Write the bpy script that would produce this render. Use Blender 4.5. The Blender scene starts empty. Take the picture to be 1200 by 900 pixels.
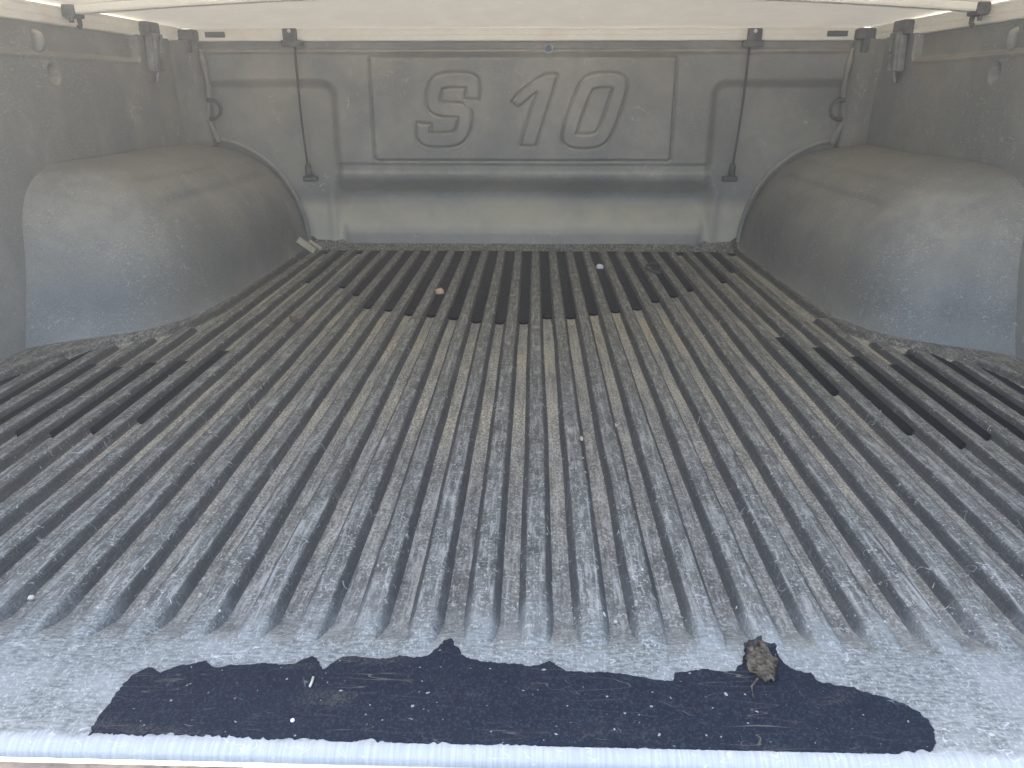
import bpy, bmesh, math, random
import numpy as np
from mathutils import Vector, Matrix, noise as mnoise

random.seed(7); rng = np.random.default_rng(11)
S = bpy.context.scene
R = math.radians

# ------------------------------------------------------------------ camera
CAM = np.array([0.028, 0.0, 0.355]); PITCH, YAW, FPX = R(20.8), R(1.6), 900.0
cd = bpy.data.cameras.new('camera'); cd.sensor_width = 36; cd.lens = FPX / 1200 * 36
cd.clip_start = 0.01; cd.clip_end = 500
cam = bpy.data.objects.new('camera', cd); S.collection.objects.link(cam)
cam.location = CAM; cam.rotation_euler = (math.pi / 2 - PITCH, 0, YAW); S.camera = cam

# ------------------------------------------------------------------ sky, sun, exposure
SUN_EL, SUN_AZ = R(52), R(-38)          # azimuth from +y (the cab end) towards -x: ahead and to the left
w = bpy.data.worlds.new('World'); S.world = w; w.use_nodes = True
nt = w.node_tree; bgd = nt.nodes['Background']
sky = nt.nodes.new('ShaderNodeTexSky'); sky.sky_type = 'NISHITA'; sky.sun_disc = False
sky.sun_elevation = SUN_EL; sky.sun_rotation = SUN_AZ; sky.dust_density = 4.5; sky.air_density = .85; sky.ozone_density = 1.2
nt.links.new(sky.outputs[0], bgd.inputs[0]); bgd.inputs[1].default_value = 0.15
sd = bpy.data.lights.new('sun', 'SUN'); sd.energy = 4.5; sd.angle = R(0.53); sd.color = (1, .95, .88)
sun = bpy.data.objects.new('sun', sd); S.collection.objects.link(sun)
sdir = Vector((math.sin(SUN_AZ) * math.cos(SUN_EL), math.cos(SUN_AZ) * math.cos(SUN_EL), math.sin(SUN_EL)))
sun.rotation_euler = sdir.to_track_quat('Z', 'Y').to_euler(); sun.location = (0, 0, 3)
S.view_settings.view_transform = 'Standard'; S.view_settings.look = 'None'
S.view_settings.exposure = 3.1; S.view_settings.gamma = 1.0
S.cycles.max_bounces = 10; S.cycles.diffuse_bounces = 6; S.cycles.use_denoising = True
S.cycles.sample_clamp_indirect = 8

# ------------------------------------------------------------------ pixel -> point helpers (photo 1200x900)
def ray(px, py):
    d = np.array([(px - 600) / FPX, 1.0, -(py - 450) / FPX])
    c, s = math.cos(PITCH), math.sin(PITCH); d = np.array([d[0], d[1]*c + d[2]*s, -d[1]*s + d[2]*c])
    c, s = math.cos(YAW), math.sin(YAW); return np.array([d[0]*c - d[1]*s, d[0]*s + d[1]*c, d[2]])
def onz(px, py, z=0.0): r = ray(px, py); return CAM + r * (z - CAM[2]) / r[2]
def ony(px, py, y): r = ray(px, py); return CAM + r * (y - CAM[1]) / r[1]
def onx(px, py, x): r = ray(px, py); return CAM + r * (x - CAM[0]) / r[0]

def ss(a, b, x):
    t = np.clip((x - a) / (b - a), 0, 1); return t * t * (3 - 2 * t)

# ------------------------------------------------------------------ node material helpers
class NB:
    def __init__(s, name):
        s.m = bpy.data.materials.new(name); s.m.use_nodes = True; s.t = s.m.node_tree; s.t.nodes.clear()
        s.out = s.n('ShaderNodeOutputMaterial')
    def n(s, typ, **kw):
        nd = s.t.nodes.new(typ)
        for k, v in kw.items(): setattr(nd, k, v)
        return nd
    def l(s, a, b): s.t.links.new(a, b)
    def put(s, sock, v):
        if isinstance(v, (int, float)): sock.default_value = v
        elif isinstance(v, (tuple, list)):
            sock.default_value = tuple(v) + ((1,) if len(sock.default_value) == 4 and len(v) == 3 else ())
        else: s.l(v, sock)
    def math(s, op, a, b=0.0, c=0.0, clamp=False):
        nd = s.n('ShaderNodeMath', operation=op, use_clamp=clamp)
        s.put(nd.inputs[0], a); s.put(nd.inputs[1], b); s.put(nd.inputs[2], c); return nd.outputs[0]
    def ramp(s, x, a, b, lo=0.0, hi=1.0):
        nd = s.n('ShaderNodeMapRange', interpolation_type='SMOOTHSTEP'); s.put(nd.inputs[0], x)
        nd.inputs[1].default_value = a; nd.inputs[2].default_value = b
        nd.inputs[3].default_value = lo; nd.inputs[4].default_value = hi; return nd.outputs[0]
    def pos(s):
        g = s.n('ShaderNodeNewGeometry'); s.geo = g; return g.outputs['Position']
    def xyz(s, v):
        nd = s.n('ShaderNodeSeparateXYZ'); s.l(v, nd.inputs[0]); return nd.outputs
    def mapv(s, v, scale=(1, 1, 1), rot=(0, 0, 0), loc=(0, 0, 0)):
        nd = s.n('ShaderNodeMapping'); s.l(v, nd.inputs[0])
        nd.inputs[1].default_value = loc; nd.inputs[2].default_value = rot; nd.inputs[3].default_value = scale; return nd.outputs[0]
    def noise(s, v, scale, detail=3.0, rough=.55, dist=0.0):
        nd = s.n('ShaderNodeTexNoise'); s.l(v, nd.inputs['Vector']); nd.inputs['Scale'].default_value = scale
        nd.inputs['Detail'].default_value = detail; nd.inputs['Roughness'].default_value = rough
        nd.inputs['Distortion'].default_value = dist; return nd.outputs[0]
    def mix(s, f, a, b, blend='MIX'):
        nd = s.n('ShaderNodeMix', data_type='RGBA', blend_type=blend); s.put(nd.inputs[0], f)
        s.put(nd.inputs[6], a); s.put(nd.inputs[7], b); return nd.outputs[2]
    def line(s, v, scale, stretch, rot, width, loc=(0, 0, 0), dist=0.0):
        """thin wandering scratch lines: the zero-crossings of a stretched noise"""
        q = s.mapv(v, scale=stretch, rot=rot, loc=loc)
        n = s.noise(q, scale, 1.0, .4, dist)
        d = s.math('ABSOLUTE', s.math('SUBTRACT', n, .5))
        return s.ramp(d, width, 0.0)
    def bsdf(s, col, rough, bump=None, strength=.3, dist=.001, spec=.5, metal=0.0):
        p = s.n('ShaderNodeBsdfPrincipled'); s.put(p.inputs['Base Color'], col); s.put(p.inputs['Roughness'], rough)
        p.inputs['Specular IOR Level'].default_value = spec; p.inputs['Metallic'].default_value = metal
        if bump is not None:
            b = s.n('ShaderNodeBump'); s.put(b.inputs['Height'], bump); b.inputs['Strength'].default_value = strength
            b.inputs['Distance'].default_value = dist; s.l(b.outputs[0], p.inputs['Normal'])
        s.l(p.outputs[0], s.out.inputs[0]); return p

def scratches(b, P, amount=1.0):
    mask = b.ramp(b.noise(P, 9, 3), .48, .62)
    l1 = b.line(P, 14, (1, 5, 1), (0, 0, .35), .006)
    l2 = b.line(P, 16, (5, 1, 2), (.3, .2, -.5), .005, (3, 1, 2))
    l3 = b.line(P, 30, (1.5, 1, 1), (.6, 0, 1.1), .007, (1, 7, 4), .8)
    gate = b.ramp(b.noise(P, 55, 2), .50, .64)
    return b.math('MULTIPLY', b.math('MULTIPLY', b.math('MAXIMUM', b.math('MAXIMUM', l1, l2), l3), gate),
                  b.math('MULTIPLY', mask, amount))

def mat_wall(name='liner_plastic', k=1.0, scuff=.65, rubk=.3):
    """k: tone per part, with brighter front wall and arch shade painted in"""
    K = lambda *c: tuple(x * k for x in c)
    b = NB(name); P = b.pos(); N = b.geo.outputs['Normal']
    n1 = b.noise(P, 5, 4, .6); n2 = b.noise(P, 38, 4, .6); gr = b.noise(P, 620, 2, .6)
    up = b.ramp(b.xyz(N)[2], .10, .65)
    dust = b.math('ADD', b.math('MULTIPLY', b.ramp(n1, .38, .68), .45), b.math('MULTIPLY', up, .55))
    dust = b.math('MULTIPLY', dust, b.ramp(n2, .25, .7, .55, 1.1), clamp=True)
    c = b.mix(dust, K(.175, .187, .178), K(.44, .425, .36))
    warm = b.ramp(b.noise(P, 3.1, 2), .5, .72, 0, .35)
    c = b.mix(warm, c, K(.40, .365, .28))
    c = b.mix(b.ramp(gr, .3, .75, 0, .3), c, (.46, .455, .43))
    rub = b.math('MULTIPLY', b.ramp(b.noise(b.mapv(P, (1, .5, 1.6)), 240, 3, .65), .55, .70), b.ramp(b.noise(P, 11, 3), .45, .62)); c = b.mix(b.math('MULTIPLY', rub, rubk), c, (.56, .55, .51))
    W3 = b.xyz(P)                      # pale dust in the foot pocket, its upturned slope's brightness painted in too
    silt_lit = b.math('MULTIPLY', b.math('MULTIPLY', b.ramp(W3[2], .125, .085), b.ramp(W3[1], 1.886, 1.902)), b.ramp(b.noise(P, 6, 4, .6), .25, .65, .35, .85))
    c = b.mix(silt_lit, c, (.66, .61, .48))
    sc = scratches(b, P, scuff)
    c = b.mix(sc, c, (.66, .66, .63))
    spk = b.ramp(b.noise(P, 210, 1), .76, .80); c = b.mix(b.math('MULTIPLY', spk, .6), c, (.5, .48, .42))
    b.bsdf(c, b.ramp(n2, .3, .7, .48, .66), b.math('ADD', gr, b.math('MULTIPLY', n2, 2.0)), .35, .0009, .35)
    return b.m

def mat_floor():
    b = NB('liner_floor_plastic'); P = b.pos(); N = b.geo.outputs['Normal']
    X, Y, Z = b.xyz(P)
    n1 = b.noise(P, 4.5, 4, .6); n2 = b.noise(P, 45, 4, .65)
    gr = b.noise(b.mapv(P, (1, .35, 1)), 700, 2, .65)
    streak = b.noise(b.mapv(P, (1, .06, 1)), 260, 3, .6)
    # crest: faded dark plastic with dense pale abrasion flecks
    mid = b.noise(P, 130, 3, .6); fl1 = b.noise(b.mapv(P, (1, .55, 1), (0, 0, .5)), 520, 2, .6); fl2 = b.noise(b.mapv(P, (.5, 1, 1), (0, 0, .3), (4, 2, 1)), 380, 2, .6)
    c = b.mix(b.ramp(n2, .3, .7), (.072, .072, .064), (.18, .174, .146))
    fk = b.math('MAXIMUM', b.ramp(fl1, .53, .66), b.ramp(fl2, .56, .68))
    fk = b.math('MULTIPLY', fk, b.ramp(mid, .38, .60, .15, 1.0))
    fk = b.math('MAXIMUM', fk, b.math('MULTIPLY', b.ramp(b.noise(b.mapv(P, (1, .16, 1)), 200, 3, .7), .52, .66), .7))
    c = b.mix(b.math('MULTIPLY', fk, .80), c, (.52, .51, .44))
    c = b.mix(b.ramp(streak, .52, .68, 0, .55), c, (.42, .40, .34))
    c = b.mix(b.ramp(streak, .44, .30, 0, .6), c, (.055, .056, .052))
    # dust that settled in the grooves
    nz = b.math('ADD', Z, b.math('MULTIPLY', b.math('SUBTRACT', n2, .5), .004))
    gm = b.math('MULTIPLY', b.ramp(nz, -.0062, -.0092), b.ramp(n1, .28, .62, .35, 1.0))
    gm = b.math('MULTIPLY', gm, b.ramp(streak, .25, .6, .4, 1.0))
    gm = b.math('MULTIPLY', gm, b.ramp(b.math('ADD', Y, b.math('MULTIPLY', b.math('SUBTRACT', n2, .5), .5)), .42, .95, .15, 1.0))
    cream = b.mix(b.ramp(fl1, .36, .64), b.mix(b.ramp(n1, .35, .65), (.23, .22, .185), (.29, .26, .19)), b.mix(b.ramp(n1, .35, .65), (.70, .67, .575), (.74, .67, .50)))
    c = b.mix(gm, c, cream)
    l5 = b.line(P, 50, (1, .05, 1), (0, 0, .01), .020, (1, 3, 0)); l5 = b.math('MULTIPLY', l5, b.ramp(b.noise(P, 30, 2), .42, .6))
    c = b.mix(b.math('MULTIPLY', l5, .45), c, (.60, .58, .52))
    # sideways-facing rib flanks coloured darker
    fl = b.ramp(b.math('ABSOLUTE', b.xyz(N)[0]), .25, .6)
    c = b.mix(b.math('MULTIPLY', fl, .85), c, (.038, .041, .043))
    # worn, whitened plastic at the tailgate end; skylight brightness also put into its colour
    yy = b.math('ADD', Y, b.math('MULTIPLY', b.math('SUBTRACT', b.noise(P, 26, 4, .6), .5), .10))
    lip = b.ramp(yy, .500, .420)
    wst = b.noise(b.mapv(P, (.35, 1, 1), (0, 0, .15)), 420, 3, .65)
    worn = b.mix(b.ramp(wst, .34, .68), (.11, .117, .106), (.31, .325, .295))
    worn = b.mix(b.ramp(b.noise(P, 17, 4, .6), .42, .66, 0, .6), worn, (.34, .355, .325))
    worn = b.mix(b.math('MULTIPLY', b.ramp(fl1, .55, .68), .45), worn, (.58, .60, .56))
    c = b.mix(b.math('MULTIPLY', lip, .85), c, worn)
    edge = b.ramp(b.math('ADD', Y, b.math('MULTIPLY', b.math('SUBTRACT', n2, .5), .012)), .3475, .3415)
    stri = b.noise(b.mapv(P, (1, .05, .05)), 420, 2)
    c = b.mix(edge, c, b.mix(b.ramp(stri, .3, .7), (.32, .33, .31), (.40, .41, .39)))
    sc = scratches(b, P, 1.0)
    l4 = b.line(P, 60, (1, 1.6, 1), (0, 0, .2), .012, (5, 2, 1), 1.2)
    sc2 = b.math('MULTIPLY', l4, b.ramp(b.noise(P, 75, 2), .47, .56))
    crest = b.ramp(Z, -.006, -.002)
    c = b.mix(b.math('MAXIMUM', sc, b.math('MULTIPLY', b.math('MULTIPLY', sc2, crest), .75)), c, (.55, .55, .52))
    spk = b.ramp(b.noise(P, 330, 1), .74, .79); c = b.mix(b.math('MULTIPLY', spk, .7), c, (.56, .54, .47))
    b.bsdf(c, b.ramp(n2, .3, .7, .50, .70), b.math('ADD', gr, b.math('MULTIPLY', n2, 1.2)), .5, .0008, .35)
    return b.m

def mat_simple(name, c0, c1, rough=.5, scale=40, spec=.5, metal=0.0, bump=.2, bscale=400):
    b = NB(name); P = b.pos(); n = b.noise(P, scale, 4, .6)
    c = b.mix(b.ramp(n, .32, .68), c0, c1)
    b.bsdf(c, b.ramp(n, .3, .7, rough * .85, min(1, rough * 1.15)), b.noise(P, bscale, 2), bump, .0006, spec, metal)
    return b.m

def mat_rail():
    b = NB('aluminium_rail'); P = b.pos()
    n = b.noise(b.mapv(P, (.3, .3, 1)), 300, 3); n2 = b.noise(P, 12, 3)
    c = b.mix(b.ramp(n, .3, .7), (.88, .85, .74), (.93, .90, .80))
    c = b.mix(b.ramp(n2, .5, .75, 0, .4), c, (.80, .66, .54))
    b.bsdf(c, .42, n, .1, .0003, .5, .0); return b.m

def mat_cover():
    b = NB('cover_fabric'); P = b.pos()
    n = b.noise(P, 7, 4, .6); we = b.noise(b.mapv(P, (1, 1, 1)), 900, 1); st = b.line(P, 9, (1, 3, 1), (0, 0, .6), .01)
    c = b.mix(b.ramp(n, .3, .7), (.49, .475, .43), (.57, .55, .50))
    c = b.mix(b.math('MULTIPLY', st, .2), c, (.85, .84, .8))
    d = b.n('ShaderNodeBsdfDiffuse'); b.l(c, d.inputs[0])
    t = b.n('ShaderNodeBsdfTranslucent'); t.inputs[0].default_value = (.79, .755, .65, 1)
    bp = b.n('ShaderNodeBump'); b.l(we, bp.inputs['Height']); bp.inputs['Strength'].default_value = .3; bp.inputs['Distance'].default_value = .0006
    b.l(bp.outputs[0], d.inputs['Normal'])
    m = b.n('ShaderNodeMixShader'); m.inputs[0].default_value = .028
    b.l(d.outputs[0], m.inputs[1]); b.l(t.outputs[0], m.inputs[2]); b.l(m.outputs[0], b.out.inputs[0]); return b.m

def mat_water():
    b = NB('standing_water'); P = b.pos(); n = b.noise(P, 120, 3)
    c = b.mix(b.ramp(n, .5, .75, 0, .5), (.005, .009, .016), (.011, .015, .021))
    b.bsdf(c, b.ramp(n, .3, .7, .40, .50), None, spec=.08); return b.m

def mat_wet():
    b = NB('wet_liner'); P = b.pos()
    n = b.noise(P, 60, 4); g = b.noise(P, 650, 2, .7); big = b.noise(b.mapv(P, (1, 2.5, 1)), 13, 3)
    c = b.mix(b.ramp(g, .47, .70, 0, .8), (.006, .011, .021), (.034, .048, .064))
    c = b.mix(b.math('MULTIPLY', b.ramp(big, .57, .75, 0, .4), b.ramp(g, .35, .6)), c, (.13, .115, .085))
    spk = b.ramp(b.noise(P, 260, 1), .735, .775); c = b.mix(b.math('MULTIPLY', spk, .6), c, (.50, .50, .47))
    l = b.line(P, 18, (.6, 6, 1), (0, 0, .02), .006, (2, 5, 0)); l = b.math('MULTIPLY', l, b.ramp(b.noise(P, 14, 2), .46, .58))
    c = b.mix(b.math('MULTIPLY', l, .35), c, (.35, .31, .22))
    l = b.line(P, 40, (1, 2, 1), (0, 0, .7), .008, (2, 9, 0)); l = b.math('MULTIPLY', l, b.ramp(b.noise(P, 50, 2), .56, .68))
    c = b.mix(b.math('MULTIPLY', l, .4), c, (.3, .32, .33))
    b.bsdf(c, b.ramp(n, .3, .7, .45, .6), g, .5, .0006, .14); return b.m

M = dict(wall=mat_wall(k=1.18), side=mat_wall('liner_plastic_side', 1.0, .7, .3), arch=mat_wall('liner_plastic_scuffed_shaded', .74, .5, .45), floor=mat_floor(), rail=mat_rail(), cover=mat_cover(), water=mat_water(), wet=mat_wet(),  # front wall lightened and arches darkened in colour, as the light falls
         black=mat_simple('black_plastic', (.07, .075, .078), (.14, .145, .145), .5),
         clamp=mat_simple('grey_clamp_plastic', (.16, .17, .165), (.27, .28, .26), .45),
         cord=mat_simple('black_cord', (.05, .053, .056), (.09, .095, .10), .7, 300),
         steel=mat_simple('dull_steel', (.20, .21, .23), (.36, .37, .39), .38, 90, .5, .7),
         bolt=mat_simple('bolt_head', (.09, .09, .14), (.16, .16, .22), .35, 90, .5, .5),
         wood=mat_simple('raw_wood', (.55, .46, .32), (.68, .60, .45), .7, 150),
         orange=mat_simple('tan_pebble', (.58, .36, .20), (.70, .50, .32), .6, 300),
         white=mat_simple('white_pebble', (.78, .77, .74), (.85, .84, .82), .5, 300),
         leaf=mat_simple('dried_leaf', (.022, .018, .014), (.15, .125, .085), .75, 260, .3, 0, .8, 700),
         brown=mat_simple('brown_leaf', (.10, .06, .045), (.20, .13, .09), .8, 260),
         straw=mat_simple('pale_straw', (.50, .44, .32), (.66, .60, .47), .7, 200),
         chaff=mat_simple('pale_chaff', (.42, .40, .34), (.68, .66, .60), .8, 500),
         sill=mat_simple('dusty_sill', (.20, .17, .145), (.42, .33, .25), .7, 60))

# ------------------------------------------------------------------ object helpers
col = S.collection
def link(name, me, mat, parent=None, smooth=True):
    o = bpy.data.objects.new(name, me); col.objects.link(o)
    if mat is not None and not me.materials: me.materials.append(mat)
    if parent: o.parent = parent
    if smooth: me.polygons.foreach_set('use_smooth', [True] * len(me.polygons))
    return o
def tag(o, label, cat=None, group=None, kind=None):
    if label: o['label'] = label
    if cat: o['category'] = cat
    if group: o['group'] = group
    if kind: o['kind'] = kind
    return o
def empty(name, loc, label, cat, group=None):
    o = bpy.data.objects.new(name, None); col.objects.link(o); o.location = loc; o.empty_display_size = .02
    return tag(o, label, cat, group)
def child(o, parent):            # keep world placement: parents are un-rotated Empties or meshes at a location
    o.parent = parent; o.matrix_parent_inverse = Matrix.Translation(-Vector(parent.matrix_basis.translation) if parent.type == 'EMPTY' else Vector()); return o

def grid_mesh(name, P, keep=None, flip=False):
    nu, nv = P.shape[:2]
    idx = np.arange(nu * nv).reshape(nu, nv)
    a, b_, c, d = idx[:-1, :-1], idx[1:, :-1], idx[1:, 1:], idx[:-1, 1:]
    F = np.stack([a, b_, c, d] if not flip else [d, c, b_, a], -1).reshape(-1, 4)
    if keep is not None: F = F[keep.reshape(-1)]
    V = P.reshape(-1, 3)
    used = np.unique(F); re = -np.ones(len(V), int); re[used] = np.arange(len(used))
    me = bpy.data.meshes.new(name); me.from_pydata(V[used].tolist(), [], re[F].tolist()); me.update(); return me

def bm_mesh(name, bm):
    me = bpy.data.meshes.new(name); bmesh.ops.recalc_face_normals(bm, faces=bm.faces[:]); bm.to_mesh(me); bm.free(); return me
def box(bm, c, s, bev=.0, rot=None):
    g = bmesh.ops.create_cube(bm, size=1.0); vs = g['verts']
    for v in vs: v.co = Vector((v.co.x * s[0], v.co.y * s[1], v.co.z * s[2]))
    if bev:
        es = list({e for v in vs for e in v.link_edges}); r = bmesh.ops.bevel(bm, geom=es, offset=bev, segments=2, affect='EDGES', profile=.6)
        vs = list({v for f in r['faces'] for v in f.verts} | {v for v in vs if v.is_valid})
    for v in vs:
        if rot is not None: v.co = rot @ v.co
        v.co += Vector(c)
    return vs
def tube(bm, pts, r, seg=10, cap=True):
    pts = [Vector(p) for p in pts]; rings = []
    rr = r if isinstance(r, (list, tuple)) else [r] * len(pts)
    ref = Vector((.13, .97, .2)).normalized()
    for i, p in enumerate(pts):
        t = (pts[min(i + 1, len(pts) - 1)] - pts[max(i - 1, 0)]).normalized()
        u = t.cross(ref); u = u.normalized() if u.length > 1e-4 else t.orthogonal().normalized(); v = t.cross(u).normalized()
        rings.append([bm.verts.new(p + (u * math.cos(2*math.pi*k/seg) + v * math.sin(2*math.pi*k/seg)) * rr[i]) for k in range(seg)])
    for a, b_ in zip(rings, rings[1:]):
        for k in range(seg): bm.faces.new((a[k], a[(k+1) % seg], b_[(k+1) % seg], b_[k]))
    if cap: bm.faces.new(rings[0][::-1]); bm.faces.new(rings[-1])
def prism(bm, prof, p0, p1, u, v):
    """extrude a 2-D profile (list of (a,b)) from p0 to p1, a along u, b along v"""
    u, v = Vector(u), Vector(v)
    r = [[bm.verts.new(Vector(p) + u * a + v * b_) for a, b_ in prof] for p in (p0, p1)]
    n = len(prof)
    for k in range(n): bm.faces.new((r[0][k], r[0][(k+1) % n], r[1][(k+1) % n], r[1][k]))
    bm.faces.new(r[0][::-1]); bm.faces.new(r[1])

# ================================================================== THE BED LINER
liner = empty('bed_liner', (0, 1.1, 0), 'weathered dark grey moulded plastic pickup bed liner with ribbed floor', 'bed liner')
PIT, X0, DEP = .0403, .013, .0100
YN, YF = .430, 1.846            # where the ribs start and stop
BORD = np.array([(1.95, .522), (1.7, .522), (1.3, .526), (1.21, .538), (1.16, .562), (1.13, .595), (1.10, .625), (1.05, .662), (.96, .69), (.8, .705), (.3, .71)])
def border(y): return np.interp(y, BORD[::-1, 0], BORD[::-1, 1])      # half-width of the ribbed floor at y
def wob(x, y, f, s): return mnoise.noise(Vector((x * f, y * f, s)))

def floor_base(x, y):
    z = -DEP * ss(.424, .466, y) + 0 * x
    z = z + (DEP + .024) * ss(1.846, 1.935, y)                 # rising kick in front of the front wall
    z = z - np.where(y < .342, ((.342 - np.clip(y, .334, .342)) / .008) ** 2 * .004, 0)
    z = z + ss(-.016, .004, np.abs(x) - border(y)) * (DEP + .001) * ss(.424, .466, y)     # rim up to the arches
    return z
xs = np.unique(np.concatenate([np.linspace(-.775, -.50, 56), np.linspace(-.50, .50, 101), np.linspace(.50, .775, 56)]))
ys = np.unique(np.concatenate([np.linspace(.334, .342, 10), np.linspace(.344, .51, 46), np.linspace(.51, 1.83, 110), np.linspace(1.83, 1.965, 22)]))
XX, YY = np.meshgrid(xs, ys, indexing='ij'); ZZ = floor_base(XX, YY)
ZZ += np.array([[wob(x, y, 7, 3) for y in ys] for x in xs]) * .0009 * ss(.46, .6, YY)
P = np.stack([XX, YY, ZZ], -1)
low = P[:, :1].copy(); low[..., 1] -= .0005; low[..., 2] -= .004
P = np.concatenate([low, P], 1)
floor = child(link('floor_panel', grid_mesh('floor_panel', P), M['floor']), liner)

prof = [(-.0146, -.0008), (-.0133, -.0001), (-.0122, .0012), (-.0101, .0068), (-.0090, .0086), (-.0072, .0096), (-.0038, .0101), (0, .0103),
        (.0038, .0101), (.0072, .0096), (.0090, .0086), (.0101, .0068), (.0122, .0012), (.0133, -.0001), (.0146, -.0008)]
ribs = []
for k in range(-18, 18):
    xc = X0 + (k + .5) * PIT
    if abs(xc) > .688: continue
    cand = [y for y in np.linspace(YN, YF, 400) if abs(xc) < border(y) - .012]
    yf = max(cand); yf -= .004 if yf < YF - .01 else random.uniform(0, .006)
    yn = YN - random.uniform(0, .006)
    n = 44; t = np.linspace(0, 1, n); yv = yn + (yf - yn) * t
    # fine rows at the two ends so they round off
    yv = np.unique(np.concatenate([yn + np.linspace(0, .02, 6), yv[1:-1], yf - np.linspace(0, .02, 7)]))
    rows = []
    for y in yv:
        e = min(1, max(0, (yf - y) / .018)); e = math.sqrt(max(0, 1 - (1 - e) ** 2))
        e2 = min(1, max(0, (y - yn) / .012)); wv = .82 + .18 * e
        hz = e * (1 - .16 * (1 - e2))
        base = float(floor_base(np.array(xc), np.array(y)))
        if y < .51: base = -DEP + (base + DEP) * .08
        dx = wob(xc * 3, y, 5, 8.1) * .0009; dz = wob(xc * 5, y, 9, 2.7) * .0006
        dwl = 1 + .05 * wob(xc * 9, y, 11, 5.5)
        rows.append([(xc + dx + a * wv * dwl, y, base + (b_ + dz if b_ > .003 else b_) * (hz if b_ > 0 else 1)) for a, b_ in prof])
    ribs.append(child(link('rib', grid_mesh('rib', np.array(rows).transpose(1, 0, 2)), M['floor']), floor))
for r_ in ribs: r_.parent = floor; r_.matrix_parent_inverse = floor.matrix_basis.inverted()

# ---------------------------------------------------------------- front wall (height field y = f(x, z))
YW = 1.88
def to_xz(px, py, y=YW): q = ony(px, py, y); return q[0], q[2]
def crop(c): return [to_xz(430 + a / 3.243, 60 + b_ / 3.243) for a, b_ in c]
def smooth_path(pts, closed=False, it=3):
    p = np.array(pts)
    for _ in range(it):
        if closed: q = np.roll(p, -1, 0); a = .75 * p + .25 * q; b_ = .25 * p + .75 * q; p = np.stack([a, b_], 1).reshape(-1, 2)
        else:
            a = .75 * p[:-1] + .25 * p[1:]; b_ = .25 * p[:-1] + .75 * p[1:]
            p = np.concatenate([p[:1], np.stack([a, b_], 1).reshape(-1, 2)[1:-1], p[-1:]])
    return p
def seg_dist(X, Z, pts, closed):
    d = np.full(X.shape, 9.0); n = len(pts)
    for i in range(n if closed else n - 1):
        a, b_ = pts[i], pts[(i + 1) % n]; ab = b_ - a; L = ab @ ab + 1e-12
        t = np.clip(((X - a[0]) * ab[0] + (Z - a[1]) * ab[1]) / L, 0, 1)
        d = np.minimum(d, np.hypot(X - a[0] - t * ab[0], Z - a[1] - t * ab[1]))
    return d
def inside(X, Z, pts):
    c = np.zeros(X.shape, bool); n = len(pts)
    for i in range(n):
        a, b_ = pts[i], pts[(i + 1) % n]
        cond = ((a[1] > Z) != (b_[1] > Z)) & (X < (b_[0] - a[0]) * (Z - a[1]) / (b_[1] - a[1] + 1e-12) + a[0])
        c ^= cond
    return c
HW = .0146
S_path = smooth_path(crop([(400, 180), (404, 128), (392, 111), (300, 110), (262, 124), (248, 192), (266, 222), (352, 224), (376, 236), (366, 306), (336, 338), (236, 338), (212, 324), (216, 278)]), it=3)
O_path = smooth_path(crop([(764, 316), (776, 343), (866, 343), (904, 318), (964, 140), (958, 111), (866, 111), (828, 134)]), True, 3)
one_poly = smooth_path(crop([(552, 185), (665, 92), (720, 92), (722, 94), (640, 356), (636, 358), (585, 358), (583, 354), (648, 158), (644, 154), (575, 208), (571, 208)]), True, 1)
def sd_S(X, Z):
    d = seg_dist(X, Z, S_path, False) - HW
    for e, q in ((S_path[0], S_path[2]), (S_path[-1], S_path[-3])):       # square-cut terminals
        t = (e - q) / np.hypot(*(e - q)); nearby = np.hypot(X - e[0], Z - e[1]) < HW * 1.5
        d = np.where(nearby, np.maximum(d, (X - e[0]) * t[0] + (Z - e[1]) * t[1]), d)
    return d
def sd_O(X, Z): return seg_dist(X, Z, O_path, True) - HW
def sd_1(X, Z):
    d = seg_dist(X, Z, one_poly, True); return np.where(inside(X, Z, one_poly), -d, d)
GLY = [('embossed_letter', sd_S, 'letter S moulded in outline'), ('embossed_digit', sd_1, 'numeral 1 moulded in outline'), ('embossed_digit', sd_O, 'numeral 0 moulded in outline')]
def sdbox(X, Z, x0, x1, z0, z1, r):
    qx = np.abs(X - (x0 + x1) / 2) - (x1 - x0) / 2 + r; qz = np.abs(Z - (z0 + z1) / 2) - (z1 - z0) / 2 + r
    return np.hypot(np.maximum(qx, 0), np.maximum(qz, 0)) + np.minimum(np.maximum(qx, qz), 0) - r
PX0, PX1, PZ0, PZ1 = -.348, .345, .205, .427
def wall_base(X, Z):
    y = np.full(X.shape, YW)
    # recessed side fields under a short overhang
    for sx in (-1, 1):
        d = sdbox(X * sx, Z, .434, 1.2, -.3, .378, .03)
        y += .020 * ss(.008, -.016, d)
    # S-10 panel: slightly proud plate with a scored outline
    d = sdbox(X, Z, PX0, PX1, PZ0, PZ1, .006)
    y -= .0035 * ss(.001, -.003, d)
    y += .0070 * np.exp(-((d - .002) / .0032) ** 2)
    # shallow set-back below the plate, then the ridge, then the deep pocket
    y += .007 * ss(.20, .192, Z) * ss(.168, .182, Z) * ss(.46, .43, np.abs(X))
    dp = sdbox(X, Z, -.452, .452, -.2, .166, .045)
    ins = ss(.012, -.030, dp)
    prof_ = np.interp(Z, [-.05, .03, .05, .095, .112, .125, .150, .162, .175], [.004, .012, .020, .058, .062, .057, .022, .004, 0])
    y += prof_ * ins
    y -= .004 * np.exp(-((dp - .012) / .012) ** 2)
    # top flange
    y += .014 * ss(.4455, .4485, Z); y -= .006 * np.exp(-((Z - .441) / .004) ** 2)
    # recess for the wheel-arch flange and the wrinkled corners
    return y
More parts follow.
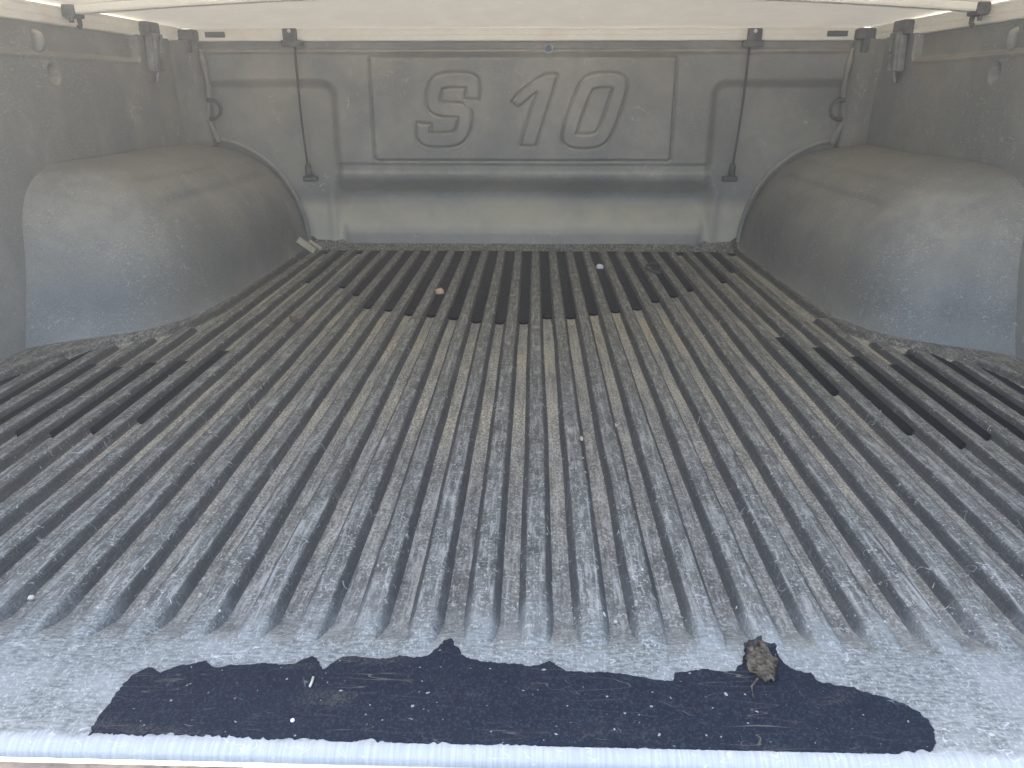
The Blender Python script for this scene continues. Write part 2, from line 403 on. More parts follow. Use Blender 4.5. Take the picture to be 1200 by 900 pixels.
def glyph_groove(X, Z):
    y = np.zeros(X.shape)
    for _, f, _l in GLY: y += .0065 * np.exp(-((f(X, Z) - .0018) / .0032) ** 2)
    return y
gx = np.unique(np.concatenate([np.linspace(-.78, -.37, 90), np.linspace(-.37, .37, 480), np.linspace(.37, .78, 90)]))
gz = np.unique(np.concatenate([np.linspace(-.012, .19, 64), np.linspace(.19, .488, 194)]))
GX, GZ = np.meshgrid(gx, gz, indexing='ij')
GY = wall_base(GX, GZ) + glyph_groove(GX, GZ)
GY += np.array([[mnoise.noise(Vector((x * 4, z * 7, 1.3))) for z in gz] for x in gx[::6]]).repeat(6, 0)[:len(gx)] * .0016
front = child(link('front_wall', grid_mesh('front_wall', np.stack([GX, GY, GZ], -1)), M['wall']), liner)
front['label'] = 'moulded front wall panel reading S 10'
for nm, f, lab in GLY:
    dx = f(GX, GZ); sel = dx < .012
    x0, x1 = GX[sel].min(), GX[sel].max(); z0, z1 = GZ[sel].min(), GZ[sel].max()
    lx = np.arange(x0, x1, .0014); lz = np.arange(z0, z1, .0014); LX, LZ = np.meshgrid(lx, lz, indexing='ij'); d = f(LX, LZ)
    ly = wall_base(LX, LZ) - .0038 * ss(.0005, -.0042, d) + .0085 * ss(-.0012, .0028, d)
    dc = np.maximum.reduce([d[:-1, :-1], d[1:, :-1], d[1:, 1:], d[:-1, 1:]])
    o = link(nm, grid_mesh(nm, np.stack([LX, ly, LZ], -1), dc < .0042), M['wall']); o.parent = front; o.matrix_parent_inverse = front.matrix_basis.inverted(); o['label'] = lab

# ---------------------------------------------------------------- side walls (x = f(y, z)) and wheel arches
def side_off(Y, Z):                                            # outward from |x| = .755
    o = .006 * ss(.30, .42, Z)
    d = sdbox(Y, Z, 1.19, 1.64, .413, .60, .012); o = o + .013 * ss(.003, -.006, d)
    o = o - .003 * np.exp(-((d - .003) / .004) ** 2)
    o = o + .012 * ss(.016, .010, np.hypot(Y - 1.335, (Z - .384) * 1.0)) - .002 * np.exp(-((np.hypot(Y - 1.335, Z - .384) - .019) / .004) ** 2)
    o = o + .010 * np.exp(-((Y - 1.80) / .012) ** 2) * ss(.24, .27, Z)          # vertical fold beside the corner
    o = o - .09 * (np.clip((Y - 1.815) / .065, 0, 1)) ** 2 * 0 - .028 * ss(1.815, 1.875, Y)
    o = o - .035 * ss(.32, .08, Z) * ss(1.32, 1.10, Y)
    return o
ry = np.unique(np.concatenate([np.linspace(.335, 1.15, 90), np.linspace(1.15, 1.70, 200), np.linspace(1.70, 1.90, 70)]))
rz = np.unique(np.concatenate([np.linspace(-.012, .35, 60), np.linspace(.35, .462, 62)]))
RY, RZ = np.meshgrid(ry, rz, indexing='ij'); RO = side_off(RY, RZ)
RW = np.array([[mnoise.noise(Vector((y * 5, z * 6, 7.7))) for z in rz] for y in ry]) * .003
for sx in (-1, 1):
    Px = sx * (.755 + RO + RW * (1 if sx > 0 else -1))
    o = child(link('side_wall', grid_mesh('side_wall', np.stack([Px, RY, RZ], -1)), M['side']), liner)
    q = (sx * .775, 1.325, .432)                               # small upright moulded tab over the round dimple
    bm = bmesh.new(); tube(bm, [(q[0], q[1], q[2] - .016), (q[0] - sx * .006, q[1], q[2] - .010), (q[0] - sx * .008, q[1], q[2]), (q[0] - sx * .006, q[1], q[2] + .010), (q[0], q[1], q[2] + .016)], [.004, .0075, .0085, .0075, .004], 10)
    t_ = link('moulded_tab', bm_mesh('moulded_tab', bm), M['wall']); t_.parent = o

def arch(sx):
    # plan outline of the arch from the side wall round the rear corner to the front wall, then the rounded section up to the wall
    W = .757
    out = [(W, .96), (.742, 1.03), (.722, 1.075), (.69, 1.105), (.64, 1.134), (.605, 1.158), (.580, 1.188), (.562, 1.225), (.549, 1.28), (.542, 1.36), (.537, 1.48), (.535, 1.62), (.534, 1.75), (.534, 1.895)]
    out = smooth_path(out, it=2)
    L = np.concatenate([[0], np.cumsum(np.hypot(*np.diff(out, axis=0).T))]); tt = np.linspace(0, L[-1], 170)
    ox = np.interp(tt, L, out[:, 0]); oy = np.interp(tt, L, out[:, 1])
    s = np.linspace(0, 1, 70); rows = []
    for x, y in zip(ox, oy):
        rear = float(ss(.55, .64, np.array(x)))                # 1 on the face turned to the tailgate
        corner = float(ss(1.12, 1.30, np.array(y)))
        sy = max(y, 1.30)
        H = .247
        near = float(ss(1.78, 1.83, np.array(y)))              # flange strip against the front wall lies lower
        row = []
        for q in s:
            if q < .14:                                        # concave skirt rising from the floor rim
                u = q / .14; off = -.014 * (1 - u); zz = -.004 + .042 * u ** (1.8 - .8 * (1 - corner)); a = 0.0; base_in = off
                nx, ny = (sx * 0, 0)
                # push outward from the outline, away from the spine
                dxn = (W - x); dyn = (sy - y); nrm = math.hypot(dxn, dyn) + 1e-9
                px_, py_ = x + dxn / nrm * off, y + dyn / nrm * off
            else:
                u = (q - .14) / .86; ang = u * math.pi / 2
                ex = .95 - .10 * (1 - corner); a = 1 - math.cos(ang) ** ex; a = a + (u - a) * .45 * (1 - corner); zz = .038 + (H - .038) * math.sin(ang) ** ex
                px_, py_ = x + (W - x) * a, y + (sy - y) * a
                # two soft moulded swages over the shoulder
                sw = .006 * (math.exp(-((u - .46) / .035) ** 2) + .8 * math.exp(-((u - .66) / .03) ** 2)) * float(ss(1.26, 1.34, np.array(y))) * (1 - near)
                px_ += sw * math.cos(ang); zz -= sw * math.sin(ang)
                d_ = .011 * near * math.sin(min(1, u * 3) * math.pi / 2)
                px_ += d_ * math.cos(ang) * 1.2; zz -= d_ * math.sin(ang)
            nn = mnoise.noise(Vector((px_ * 9 * sx, py_ * 9, zz * 9))) * .0025
            px_ = min(px_, W + .012)
            row.append((sx * (px_ + nn * (1 - a)), py_ + nn * .4, zz + nn * a))
        rows.append(row)
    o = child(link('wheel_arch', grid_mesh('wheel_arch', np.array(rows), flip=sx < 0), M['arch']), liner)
    # rolled bead where arch and front wall meet
    bm = bmesh.new(); pts = []
    for u in np.linspace(.0, 1, 40):
        ang = u * math.pi / 2; pts.append((sx * (.527 + (W - .527) * (1 - math.cos(ang) ** .95)), YW + .012 - .004 * math.cos(ang), .006 + (.252 - .006) * math.sin(ang) ** .95))
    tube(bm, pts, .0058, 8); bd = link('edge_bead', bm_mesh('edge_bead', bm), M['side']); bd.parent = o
    return o
for sx in (-1, 1): arch(sx)

# wrinkled vertical corner folds of the liner
for sx in (-1, 1):
    bm = bmesh.new()
    pts = []
    for z in np.linspace(.245, .445, 36):
        pts.append((sx * (.728 + .005 * math.sin((z - .25) * 34) - .012 * ss(.32, .25, z)), 1.872 - .006 * math.sin(z * 50), z))
    tube(bm, pts, [.006 + .0015 * math.sin(i * .7) for i in range(36)], 10)
    child(link('corner_fold', bm_mesh('corner_fold', bm), M['wall']), liner)
    bm = bmesh.new(); pts = [(sx * (.748 + .004 * math.sin(i * .8)), 1.856 - .004 * math.cos(i), z) for i, z in enumerate(np.linspace(.28, .43, 20))]
    tube(bm, pts, .006, 8); child(link('corner_fold', bm_mesh('corner_fold', bm), M['wall']), liner)

# ================================================================== LOWERED TAILGATE below the lip
bm = bmesh.new()
box(bm, (0, .055, -.062), (1.50, .50, .05), .006)
tg = empty('tailgate', (0, .05, -.087), 'dusty brown lowered tailgate just below the worn floor lip', 'tailgate')
child(link('inner_panel', bm_mesh('inner_panel', bm), M['sill']), tg)
bm = bmesh.new(); prism(bm, [(-.02, 0), (.040, 0), (.040, .020), (.020, .0215), (.004, .019), (-.02, .012)], (-.75, .2905, -.028), (.75, .2905, -.028), (0, 1, 0), (0, 0, 1))
child(link('hinge_strip', bm_mesh('hinge_strip', bm), M['sill']), tg)

# ================================================================== unseen pale ground, added to bounce sunlight into the bed
gb = NB('bounce_ground'); gp = gb.pos(); gc = gb.mix(gb.ramp(gb.noise(gp, 1.4, 5, .6), .3, .7), (.40, .385, .36), (.52, .50, .465))
gb.bsdf(gb.mix(gb.ramp(gb.noise(gp, 60, 3), .5, .7, 0, .5), gc, (.30, .29, .275)), .85, gb.noise(gp, 200, 3), .4, .002, .3)
bm = bmesh.new(); bmesh.ops.create_grid(bm, x_segments=8, y_segments=8, size=20)
for v in bm.verts: v.co.z = -.74
tag(link('ground', bm_mesh('ground', bm), gb.m, smooth=False), 'unseen pale ground added under and behind the truck bed for bounce light', 'ground', kind='structure')

# ================================================================== TONNEAU COVER
cover = empty('tonneau_cover', (0, 1.2, .463), 'pale soft cover stretched over the bed on bright aluminium rails', 'tonneau cover')
CY0, CY1, ZR = .47, 1.90, .463
def crown(y): return .030 * ss(1.90, 1.55, y)
cx = np.linspace(-.79, .79, 60); cy = np.linspace(CY0, CY1, 50); CX, CYY = np.meshgrid(cx, cy, indexing='ij')
CZ = .4895 + .003 * ss(1.88, 1.6, CYY) + crown(CYY) * (1 - (CX / .79) ** 2) + np.array([[mnoise.noise(Vector((x * 3, y * 4, 2))) for y in cy] for x in cx]) * .0012
Pc = np.stack([CX, CYY, CZ], -1)
child(link('fabric_sheet', grid_mesh('fabric_sheet', Pc), M['cover']), cover)
# rail profiles: channel with lips and a long shallow slot
def rail_prof(h=.0265):
    return [(0, 0), (.007, .0004), (.008, .002), (.008, .0105), (.0072, .0112), (.0072, .0122), (.008, .013), (.008, h - .005), (.0092, h - .004), (.0096, h), (-.012, h), (-.012, 0)]
bm = bmesh.new(); prism(bm, rail_prof(), (-.745, 1.876, ZR - .001), (.745, 1.876, ZR - .001), (0, -1, 0), (0, 0, 1))
fr = child(link('front_rail', bm_mesh('front_rail', bm), M['rail'], smooth=False), cover)
for sx in (-1, 1):
    bm = bmesh.new(); prism(bm, rail_prof(.0285), (sx * .772, CY0, ZR - .003), (sx * .772, 1.872, ZR - .003), (-sx, 0, 0), (0, 0, 1))
    child(link('side_rail', bm_mesh('side_rail', bm), M['rail'], smooth=False), cover)
    # dark slots near the rail end and corner joint
    bm = bmesh.new(); box(bm, (sx * .690, 1.8675, ZR + .0125), (.044, .006, .0115), .001); child(link('rail_slot', bm_mesh('rail_slot', bm), M['black']), cover)
    bm = bmesh.new()
    box(bm, (sx * .748, 1.858, ZR + .0105), (.040, .030, .024), .005)
    box(bm, (sx * .755, 1.850, ZR - .012), (.030, .022, .030), .004)
    child(link('corner_bracket', bm_mesh('corner_bracket', bm), M['black']), cover)
    # clamp gripping the rail and hanging down the side wall
    c0 = empty('rail_clamp', (sx * .748, 1.690, .392), 'grey ribbed clamp gripping cover rail above %s wheel arch' % ('the wood-chip side' if sx < 0 else 'the chip-free'), 'clamp', 'clamps gripping the cover rails')
    bm = bmesh.new(); box(bm, (sx * .757, 1.690, .474), (.026, .050, .028), .004)
    child(link('clamp_head', bm_mesh('clamp_head', bm), M['black']), c0)
    bm = bmesh.new(); box(bm, (sx * .752, 1.690, .431), (.016, .044, .074), .004, Matrix.Rotation(sx * -.06, 3, 'Y'))
    for dy in (-.013, .013): box(bm, (sx * .7425, 1.690 + dy, .431), (.007, .008, .070), .002, Matrix.Rotation(sx * -.06, 3, 'Y'))
    child(link('clamp_jaw', bm_mesh('clamp_jaw', bm), M['clamp']), c0)
    bm = bmesh.new(); tube(bm, [(sx * .738, 1.690, .432), (sx * .733, 1.690, .432)], .005, 6)
    child(link('clamp_bolt', bm_mesh('clamp_bolt', bm), M['steel']), c0)
    bm = bmesh.new(); tube(bm, [(sx * .751, 1.688, .400), (sx * .751, 1.684, .382), (sx * .752, 1.68, .372)], [.006, .004, .003], 8)
    child(link('clamp_tail', bm_mesh('clamp_tail', bm), M['steel']), c0)
# arched bow carrying the sheet
BY = 1.412; bm = bmesh.new(); n = 40; pr = [(-.012, 0), (-.010, -.003), (.010, -.003), (.012, 0), (.012, .010), (-.012, .010)]; rings = []
for i in range(n + 1):
    x = -.745 + 1.49 * i / n; z = .4775 + crown(BY) * (1 - (x / .79) ** 2)
    rings.append([bm.verts.new((x, BY + a, z + b_)) for a, b_ in pr])
for a, b_ in zip(rings, rings[1:]):
    for k in range(6): bm.faces.new((a[k], a[(k+1) % 6], b_[(k+1) % 6], b_[k]))
bm.faces.new(rings[0]); bm.faces.new(rings[-1][::-1])
child(link('bow', bm_mesh('bow', bm), M['rail'], smooth=False), cover)
for sx in (-1, 1):
    bm = bmesh.new(); box(bm, (sx * .752, BY, .482), (.020, .036, .020), .003); tube(bm, [(sx * .750, BY + .012, .474), (sx * .750, BY + .012, .462), (sx * .753, BY + .010, .458)], .004, 8); tube(bm, [(sx * .750, BY - .012, .474), (sx * .750, BY - .012, .464)], .0035, 8)
    child(link('bow_bracket', bm_mesh('bow_bracket', bm), M['black']), cover)
# rear bar of the sheet
bm = bmesh.new(); tube(bm, [(x, CY0, .487 + .030 * (1 - (x / .79) ** 2)) for x in np.linspace(-.775, .775, 30)], .011, 12)
child(link('rear_bar', bm_mesh('rear_bar', bm), M['rail']), cover)

# ================================================================== HANGING TENSION CORDS
for sx, pt, pe, lab in ((-1, (340, 43), (362, 213), 'black cord hanging from rail bracket beside letter S'), (1, (884, 43), (857, 213), 'black cord hanging from rail bracket beside numeral 0')):
    q = ony(*pt, 1.862); e = ony(*pe, 1.862)
    t = empty('tension_cord', (q[0], 1.862, q[2]), lab, 'cord', 'cords hanging down the front wall')
    bm = bmesh.new(); box(bm, (q[0], 1.860, q[2] + .004), (.032, .008, .026), .003); box(bm, (q[0] + sx * -.002, 1.862, q[2] - .014), (.046, .016, .014), .003)
    tube(bm, [(q[0], 1.857, q[2] + .010), (q[0], 1.854, q[2] + .010)], .0035, 10)
    br = child(link('bracket', bm_mesh('bracket', bm), M['black']), t)
    bm = bmesh.new(); tube(bm, [(q[0] - sx * .001, 1.8535, q[2] + .011), (q[0] - sx * .001, 1.852, q[2] + .011)], .0042, 10); child(link('bracket_stud', bm_mesh('bracket_stud', bm), M['white']), t)
    bm = bmesh.new(); a = Vector((q[0] - sx * .008, 1.864, q[2] - .018)); b_ = Vector((e[0], 1.866, e[2] + .032))
    tube(bm, [a.lerp(b_, u) + Vector((sx * .003 * math.sin(u * math.pi), 0, 0)) for u in np.linspace(0, 1, 14)], .0027, 8)
    child(link('cord', bm_mesh('cord', bm), M['cord']), t)
    bm = bmesh.new(); tube(bm, [(e[0], 1.866, e[2] + .042), (e[0], 1.866, e[2] + .034), (e[0], 1.868, e[2] + .014)], [.0045, .0075, .0085], 10)
    box(bm, (e[0] + sx * -.002, 1.872, e[2] + .006), (.034, .018, .012), .003)
    child(link('end_hook', bm_mesh('end_hook', bm), M['black']), t)

# tie-down loops on the corner folds
for sx, lab in ((-1, 'small dark tie-down loop at corner above the wood chips'), (1, 'small dark tie-down loop at corner farthest from the wood chips')):
    o = empty('tie_down_loop', (sx * .715, 1.858, .315), lab, 'tie-down', 'tie-down loops in the front corners')
    bm = bmesh.new(); c = Vector((sx * .712, 1.856, .318))
    tube(bm, [c + Vector((-sx * .020 * math.sin(u), -.004, .020 * math.cos(u))) for u in np.linspace(0, math.pi, 14)], .0042, 8); child(link('loop', bm_mesh('loop', bm), M['black']), o)
    for dz in (-.020, .020):
        bm = bmesh.new(); box(bm, (c.x + sx * .004, c.y, c.z + dz), (.014, .014, .010), .003)
        child(link('mount', bm_mesh('mount', bm), M['black']), o)

# bolt in the middle of the front rail
q = ony(643, 57, 1.868); bt = empty('hex_bolt', (q[0], 1.872, q[2]), 'small bluish hex bolt under the front rail above numeral 1', 'bolt')
bm = bmesh.new(); tube(bm, [(q[0], 1.884, q[2]), (q[0], 1.866, q[2])], .0115, 6); child(link('nut', bm_mesh('nut', bm), M['steel'], smooth=False), bt)
bm = bmesh.new(); tube(bm, [(q[0], 1.870, q[2]), (q[0], 1.862, q[2]), (q[0], 1.860, q[2])], [.0068, .0068, .004], 14); child(link('stud', bm_mesh('stud', bm), M['bolt']), bt)

# ================================================================== WATER
ZWAT = -.0062
def strip(bm, xc, y0, y1, hw, jit=.0006, z=ZWAT, round_near=True, pointed=False):
    """flat pool surface in one groove from y0 (near) to y1 (far), rounded near end, with a thin body below"""
    n = max(8, int((y1 - y0) / .008)); L, Rr = [], []
    for i in range(n + 1):
        y = y0 + (y1 - y0) * i / n; e = min(1, (y - y0) / .012 + .0) if round_near else 1
        f = math.sqrt(max(.05, 1 - (1 - e) ** 2))
        if pointed: f *= min(1, .15 + (y1 - y) / .05)
        L.append(bm.verts.new((xc - hw * f + random.uniform(-jit, jit), y, z))); Rr.append(bm.verts.new((xc + hw * f + random.uniform(-jit, jit), y, z)))
    for i in range(n): bm.faces.new((L[i], Rr[i], Rr[i+1], L[i+1]))
def solid(bm, depth=.0035):
    r = bmesh.ops.extrude_face_region(bm, geom=bm.faces[:])
    for v in r['geom']:
        if isinstance(v, bmesh.types.BMVert): v.co.z -= depth
def groove_k(x): return round((x - X0) / PIT)
# pool against the front wall with a finger down every groove
ends = [(370, 330), (390, 336), (412, 345), (428, 360), (453, 363), (478, 368), (503, 370), (531, 373), (558, 377), (586, 378), (614, 378), (642, 372), (672, 372), (697, 368), (723, 365), (750, 362), (773, 353), (795, 347), (815, 340), (845, 330), (865, 318)]
bm = bmesh.new(); seen = {}
for px, py in ends:
    q = onz(px, py, ZWAT); k = groove_k(q[0]); seen[k] = min(q[1], seen.get(k, 9))
for k, y0 in seen.items():
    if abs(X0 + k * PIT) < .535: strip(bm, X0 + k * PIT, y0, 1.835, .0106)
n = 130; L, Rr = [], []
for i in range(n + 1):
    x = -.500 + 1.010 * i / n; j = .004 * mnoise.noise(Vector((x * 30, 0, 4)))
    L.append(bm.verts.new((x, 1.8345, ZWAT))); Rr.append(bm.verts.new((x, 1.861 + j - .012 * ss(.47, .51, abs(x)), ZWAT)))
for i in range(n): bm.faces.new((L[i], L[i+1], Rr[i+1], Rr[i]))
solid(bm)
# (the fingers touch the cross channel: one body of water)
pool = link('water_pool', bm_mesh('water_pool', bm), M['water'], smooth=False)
tag(pool, 'dark pool along front wall with fingers running down the floor grooves', 'puddle')
LF = [((280, 411), (183, 494)), ((232, 423), (128, 506)), ((190, 425), (78, 510)), ((145, 430), (35, 509)), ((115, 427), (0, 503)), ((105, 405), (-20, 482)), ((75, 404), (-40, 470))]
RF = [((905, 395), (958, 461)), ((943, 407), (1045, 507)), ((990, 418), (1108, 523)), ((1035, 427), (1145, 513)), ((1062, 415), (1190, 517)), ((1095, 413), (1220, 503)), ((1115, 413), (1240, 480))]
for side, FF, lab in ((-1, LF, 'narrow dark water streak in floor groove behind the wheel arch with wood chips'), (1, RF, 'narrow dark water streak in floor groove behind the wheel arch without wood chips')):
    used = set()
    k0 = groove_k((onz(*FF[0][0], ZWAT)[0] + onz(*FF[0][1], ZWAT)[0]) / 2)
    for i, (a, b_) in enumerate(FF):
        A, B = onz(*a, ZWAT), onz(*b_, ZWAT); k = k0 + side * i
        xc = X0 + k * PIT
        y1 = min(A[1], max([y for y in np.linspace(.5, YF, 300) if abs(xc) < border(y) - .010] or [A[1]]))
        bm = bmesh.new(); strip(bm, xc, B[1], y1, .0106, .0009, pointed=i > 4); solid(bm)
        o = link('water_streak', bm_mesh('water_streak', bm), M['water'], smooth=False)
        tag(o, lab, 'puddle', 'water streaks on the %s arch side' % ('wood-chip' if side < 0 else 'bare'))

# wet patch on the flat tailgate end
up_ = [(104, 860), (112, 845), (125, 828), (140, 806), (155, 791), (175, 781), (188, 788), (202, 782), (215, 779), (228, 777), (240, 774), (252, 783), (270, 779), (290, 779), (310, 776), (325, 779), (345, 777), (358, 772), (366, 768), (374, 776), (380, 784), (390, 776), (402, 770), (416, 768), (440, 772), (458, 771), (470, 768), (485, 771), (500, 769), (512, 760), (520, 751), (528, 748), (536, 757), (541, 767), (555, 773), (580, 777), (600, 777), (620, 781), (632, 779), (645, 775), (655, 782), (665, 787), (690, 788), (710, 787), (730, 790), (750, 793), (770, 797), (788, 798), (792, 788), (806, 786), (830, 784), (845, 787), (860, 786), (870, 776), (873, 760), (871, 754), (884, 748), (896, 743), (908, 752), (912, 768), (924, 782), (936, 787), (950, 788), (958, 798), (975, 802), (1000, 806), (1022, 813), (1050, 821), (1070, 830), (1086, 842), (1096, 856), (1096, 870), (1088, 882)]
lo_ = [(1060, 886), (1020, 891), (985, 887), (950, 890), (910, 886), (880, 889), (840, 884), (800, 886), (760, 880), (720, 883), (680, 879), (640, 880), (600, 875), (560, 878), (520, 873), (480, 875), (440, 870), (400, 873), (360, 868), (320, 870), (280, 865), (240, 866), (200, 862), (150, 864)]
pp = [onz(*p, .0006) for p in up_ + lo_]; fine = []
for i, a in enumerate(pp):
    b_ = pp[(i + 1) % len(pp)]; n = max(2, int(np.hypot(*(b_ - a)[:2]) / .0014))
    low_ = i >= len(up_) - 1
    for j in range(n):
        c = a + (b_ - a) * j / n; am = .0013 if not low_ else .0016
        nv = mnoise.noise_vector(Vector((c[0] * 260, c[1] * 260, 3.3))) * am + mnoise.noise_vector(Vector((c[0] * 700, c[1] * 700, 1))) * am * .6
        y = c[1] + nv.y * (1.6 if low_ else 1)
        if low_: y = max(y + .0022, .3425 + .0006 * mnoise.noise(Vector((c[0] * 400, 0, 0))))
        fine.append((c[0] + nv.x, y))
bm = bmesh.new(); vs = [bm.verts.new((x, y, .0007)) for x, y in fine]
f = bm.faces.new(vs); bmesh.ops.triangulate(bm, faces=[f], quad_method='BEAUTY', ngon_method='EAR_CLIP'); solid(bm, .002)
wp = link('wet_patch', bm_mesh('wet_patch', bm), M['wet'], smooth=False)
tag(wp, 'broad ragged-edged dark wet patch on the flat floor end beside the tailgate', 'wet patch')

# ================================================================== DEBRIS
def pebble(bm, c, r, seed, sq=(1, 1, .8)):
    g = bmesh.ops.create_icosphere(bm, subdivisions=2, radius=1)
    for v in g['verts']:
        k = 1 + .25 * mnoise.noise(v.co * 1.6 + Vector((seed, 0, 0))); v.co = Vector((v.co.x * sq[0], v.co.y * sq[1], v.co.z * sq[2])) * r * k + Vector(c)
def one(name, label, cat, mat, make, group=None, smooth=True):
    bm = bmesh.new(); make(bm); o = link(name, bm_mesh(name, bm), mat, smooth=smooth); return tag(o, label, cat, group)
def top_z(x):                                                   # surface height of the ribbed floor at x
    d = abs((((x - X0) / PIT - .5) + .5) % 1 - .5) * PIT
    return float(np.interp(d, [0, .0072, .0090, .0122, .03], [.0003, -.0004, -.0014, -.0090, -DEP]))
q = onz(515, 340, 0); one('pebble', 'single tan orange pebble lying on ribs near front wall', 'pebble', M['orange'], lambda b: pebble(b, (q[0], q[1], top_z(q[0]) + .006), .0095, 3))
q1 = onz(703, 311, 0); one('pebble', 'single bright white pebble lying on ribs near front wall', 'pebble', M['white'], lambda b: pebble(b, (q1[0], q1[1], top_z(q1[0]) + .006), .0085, 9))
# two pale wood offcuts leaning in the front corner
def chip(b, p, q_, w_, t_):
    a, c = Vector(p), Vector(q_); d = c - a; rot = d.to_track_quat('X', 'Z').to_matrix()
    vs = box(b, (a + c) / 2, (d.length, w_, t_), .0012, rot)
    for v in vs: v.co += mnoise.noise_vector(v.co * 60) * .0012
a = onz(349, 279, .035); b_ = onz(369, 296, .0)
one('wood_chip', 'thick pale wood offcut leaning in the front corner of the floor', 'wood chip', M['wood'], lambda bm: chip(bm, (a[0], a[1], .032), (b_[0], b_[1], .004), .020, .012), smooth=False)
a2 = onz(362, 280, .03); b2 = onz(376, 293, .0)
one('wood_chip', 'thin pale wood sliver beside the thick offcut in the front corner', 'wood chip', M['straw'], lambda bm: chip(bm, (a2[0], a2[1], .026), (b2[0], b2[1], .004), .010, .007), smooth=False)
q2 = onz(386, 286, 0); one('washer', 'small grey metal ring on damp floor beside the wood chips', 'washer', M['steel'], lambda b: tube(b, [(q2[0] + .010 * math.cos(u), q2[1] + .010 * math.sin(u), .001) for u in np.linspace(0, 2 * math.pi, 20)], .0028, 8))
q3 = onz(766, 316, 0)
one('wire_loop', 'dark bent wire loop lying over a rib end in the water', 'wire loop', M['cord'], lambda b: tube(b, [(q3[0] + .016 * math.cos(u), q3[1] + .045 * math.sin(u), .0035 + .002 * math.sin(2 * u)) for u in np.linspace(.6, 2 * math.pi - 1.2, 26)], .003, 8))
def leafmesh(b, c, L, W, ang, curl, seed, cup=.35):
    n, m = 16, 9; R_ = Matrix.Rotation(ang, 3, 'Z'); rows = []
    for i in range(n + 1):
        u = i / n; wd = W * (math.sin(math.pi * min(1, u * .94 + .05)) ** .75); row = []
        for j in range(m):
            v = j / (m - 1) * 2 - 1
            p = Vector((v * wd * .5 * (1 + .25 * mnoise.noise(Vector((u * 5, seed, v)))), (u - .5) * L, cup * W * v * v * .5 + curl * (u - .4) ** 2 * L))
            p += mnoise.noise_vector(Vector((u * 6, v * 4, seed))) * W * .16
            p.z = max(p.z, .0); row.append(b.verts.new(R_ @ p + Vector(c)))
        rows.append(row)
    for i in range(n):
        for j in range(m - 1): b.faces.new((rows[i][j], rows[i][j+1], rows[i+1][j+1], rows[i+1][j]))
    solid(b, .0006)
q4 = onz(892, 776, .002)
dl = empty('dried_leaf', (q4[0], q4[1], .0008), 'crumpled dry brown leaf with stalk at edge of the wet patch', 'leaf')
bm = bmesh.new(); leafmesh(bm, (q4[0], q4[1], .0012), .036, .021, R(-6), .12, 2.2, .25); child(link('blade', bm_mesh('blade', bm), M['leaf']), dl)
bm = bmesh.new(); g = bmesh.ops.create_icosphere(bm, subdivisions=4, radius=1)
for v in g['verts']:
    k = 1 + .35 * mnoise.noise(v.co * 3) + .25 * mnoise.noise(v.co * 9); v.co = Vector((v.co.x * .0075, v.co.y * .014, v.co.z * .0018)) * k + Vector((q4[0] - .001, q4[1] - .001, .0026))
child(link('crumpled_core', bm_mesh('crumpled_core', bm), M['leaf'], smooth=False), dl)
s0 = onz(888, 795, .003); s1 = onz(881, 803, .003); s2 = onz(883, 816, .003)
bm = bmesh.new(); tube(bm, [(s0[0], s0[1], .003), (s1[0], s1[1], .0022), (s2[0], s2[1], .0018)], [.0008, .0006, .0004], 6); child(link('stalk', bm_mesh('stalk', bm), M['leaf']), dl)
q5 = onz(347, 377, 0); one('leaf_scrap', 'small dark brown leaf scrap on a rib behind the wood-chip arch', 'leaf', M['brown'], lambda b: leafmesh(b, (q5[0], q5[1], top_z(q5[0]) + .0012), .026, .018, 1.1, .5, 5.5))
for px, py, r, mt, lab in ((343, 846, .0013, 'white', 'tiny white crumb lying on the dark wet patch'), (34, 691, .0026, 'straw', 'tiny tan crumb on worn ribs away from the wet patch'), (722, 718, .0015, 'straw', 'tiny pale crumb at the tailgate end of a floor groove'),
                           (722, 492, .003, 'straw', 'tiny tan crumb halfway along a dusty floor groove')):
    q6 = onz(px, py, 0); one('crumb', lab, 'crumb', M[mt], lambda b: pebble(b, (q6[0], q6[1], max(top_z(q6[0]) if q6[1] > .45 else .0005, -.009) + r * .6), r, px))
a6 = onz(363, 804, .002); b6 = onz(367, 793, .002)
one('straw', 'tiny tan straw lying on the dark wet patch', 'straw', M['straw'], lambda b: tube(b, [(a6[0], a6[1], .0016), ((a6[0]+b6[0])/2 + .0004, (a6[1]+b6[1])/2, .002), (b6[0], b6[1], .0016)], .0008, 6))
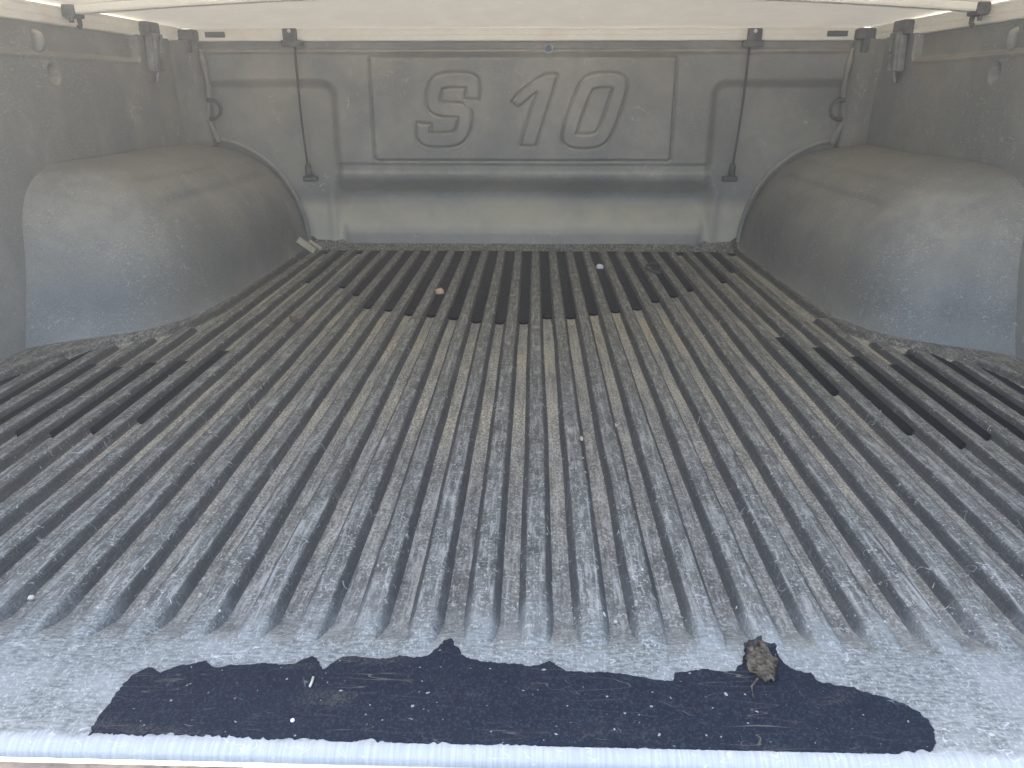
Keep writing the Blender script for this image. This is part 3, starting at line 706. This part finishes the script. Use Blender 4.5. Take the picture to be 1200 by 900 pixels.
a7 = onz(675, 518, 0); one('straw', 'short pale curled straw on a rib in mid floor', 'straw', M['straw'], lambda b: tube(b, [(a7[0] + .006 * math.cos(u) + .004 * u, a7[1] + .008 * math.sin(u), top_z(a7[0]) + .0025) for u in np.linspace(0, 3.2, 10)], .0010, 6))

# pale chaff, sawdust and fibres scattered on the ribs (uncountable)
V, F = [], []
def add_fibre(x, y, L, wd, ang, bend):
    n = 4; b0 = len(V)
    for i in range(n + 1):
        u = i / n - .5; aa = ang + bend * u; px_, py_ = x + L * u * math.cos(aa), y + L * u * math.sin(aa)
        z = (top_z(px_) if py_ > .46 else .0004) + .0006 + .0004 * math.sin(3 * u)
        nx, ny = -math.sin(aa) * wd, math.cos(aa) * wd
        V.extend([(px_ - nx, py_ - ny, z), (px_, py_, z + wd * 1.2), (px_ + nx, py_ + ny, z)])
    for i in range(n):
        a = b0 + i * 3; F.extend([(a, a + 1, a + 4, a + 3), (a + 1, a + 2, a + 5, a + 4)])
cnt = 0
while cnt < 2000:
    y = .46 + 1.3 * random.random() ** 1.3; x = random.uniform(-.68, .68)
    if abs(x) > border(y) - .02 or mnoise.noise(Vector((x * 7, y * 7, 9))) < random.uniform(-.5, .45): continue
    cnt += 1
    if random.random() < .55: add_fibre(x, y, random.uniform(.002, .007), random.uniform(.00015, .0003), random.uniform(0, 6.28), random.uniform(-2, 2))
    else: add_fibre(x, y, random.uniform(.0008, .0022), random.uniform(.0003, .0008), random.uniform(0, 6.28), .3)
me = bpy.data.meshes.new('floor_chaff'); me.from_pydata(V, [], F); me.update()
tag(link('floor_chaff', me, M['chaff']), 'pale specks and fibres of chaff scattered over the ribbed floor', 'chaff', kind='stuff')

# ================================================================== thin scattering volume added round the bed to imitate lens veiling glare
bm = bmesh.new(); box(bm, (0, -.5, -.565), (44, 44, 2.37))
hm = NB('lens_veil_air'); pv = hm.n('ShaderNodeVolumePrincipled'); pv.inputs['Color'].default_value = (.96, .96, .95, 1)
pv.inputs['Density'].default_value = .06; pv.inputs['Anisotropy'].default_value = .72
hm.l(pv.outputs[0], hm.out.inputs['Volume'])
tag(link('glare_haze', bm_mesh('glare_haze', bm), hm.m, smooth=False), 'thin pale veil added round the truck bed for lens glare', 'glare_haze', kind='stuff')
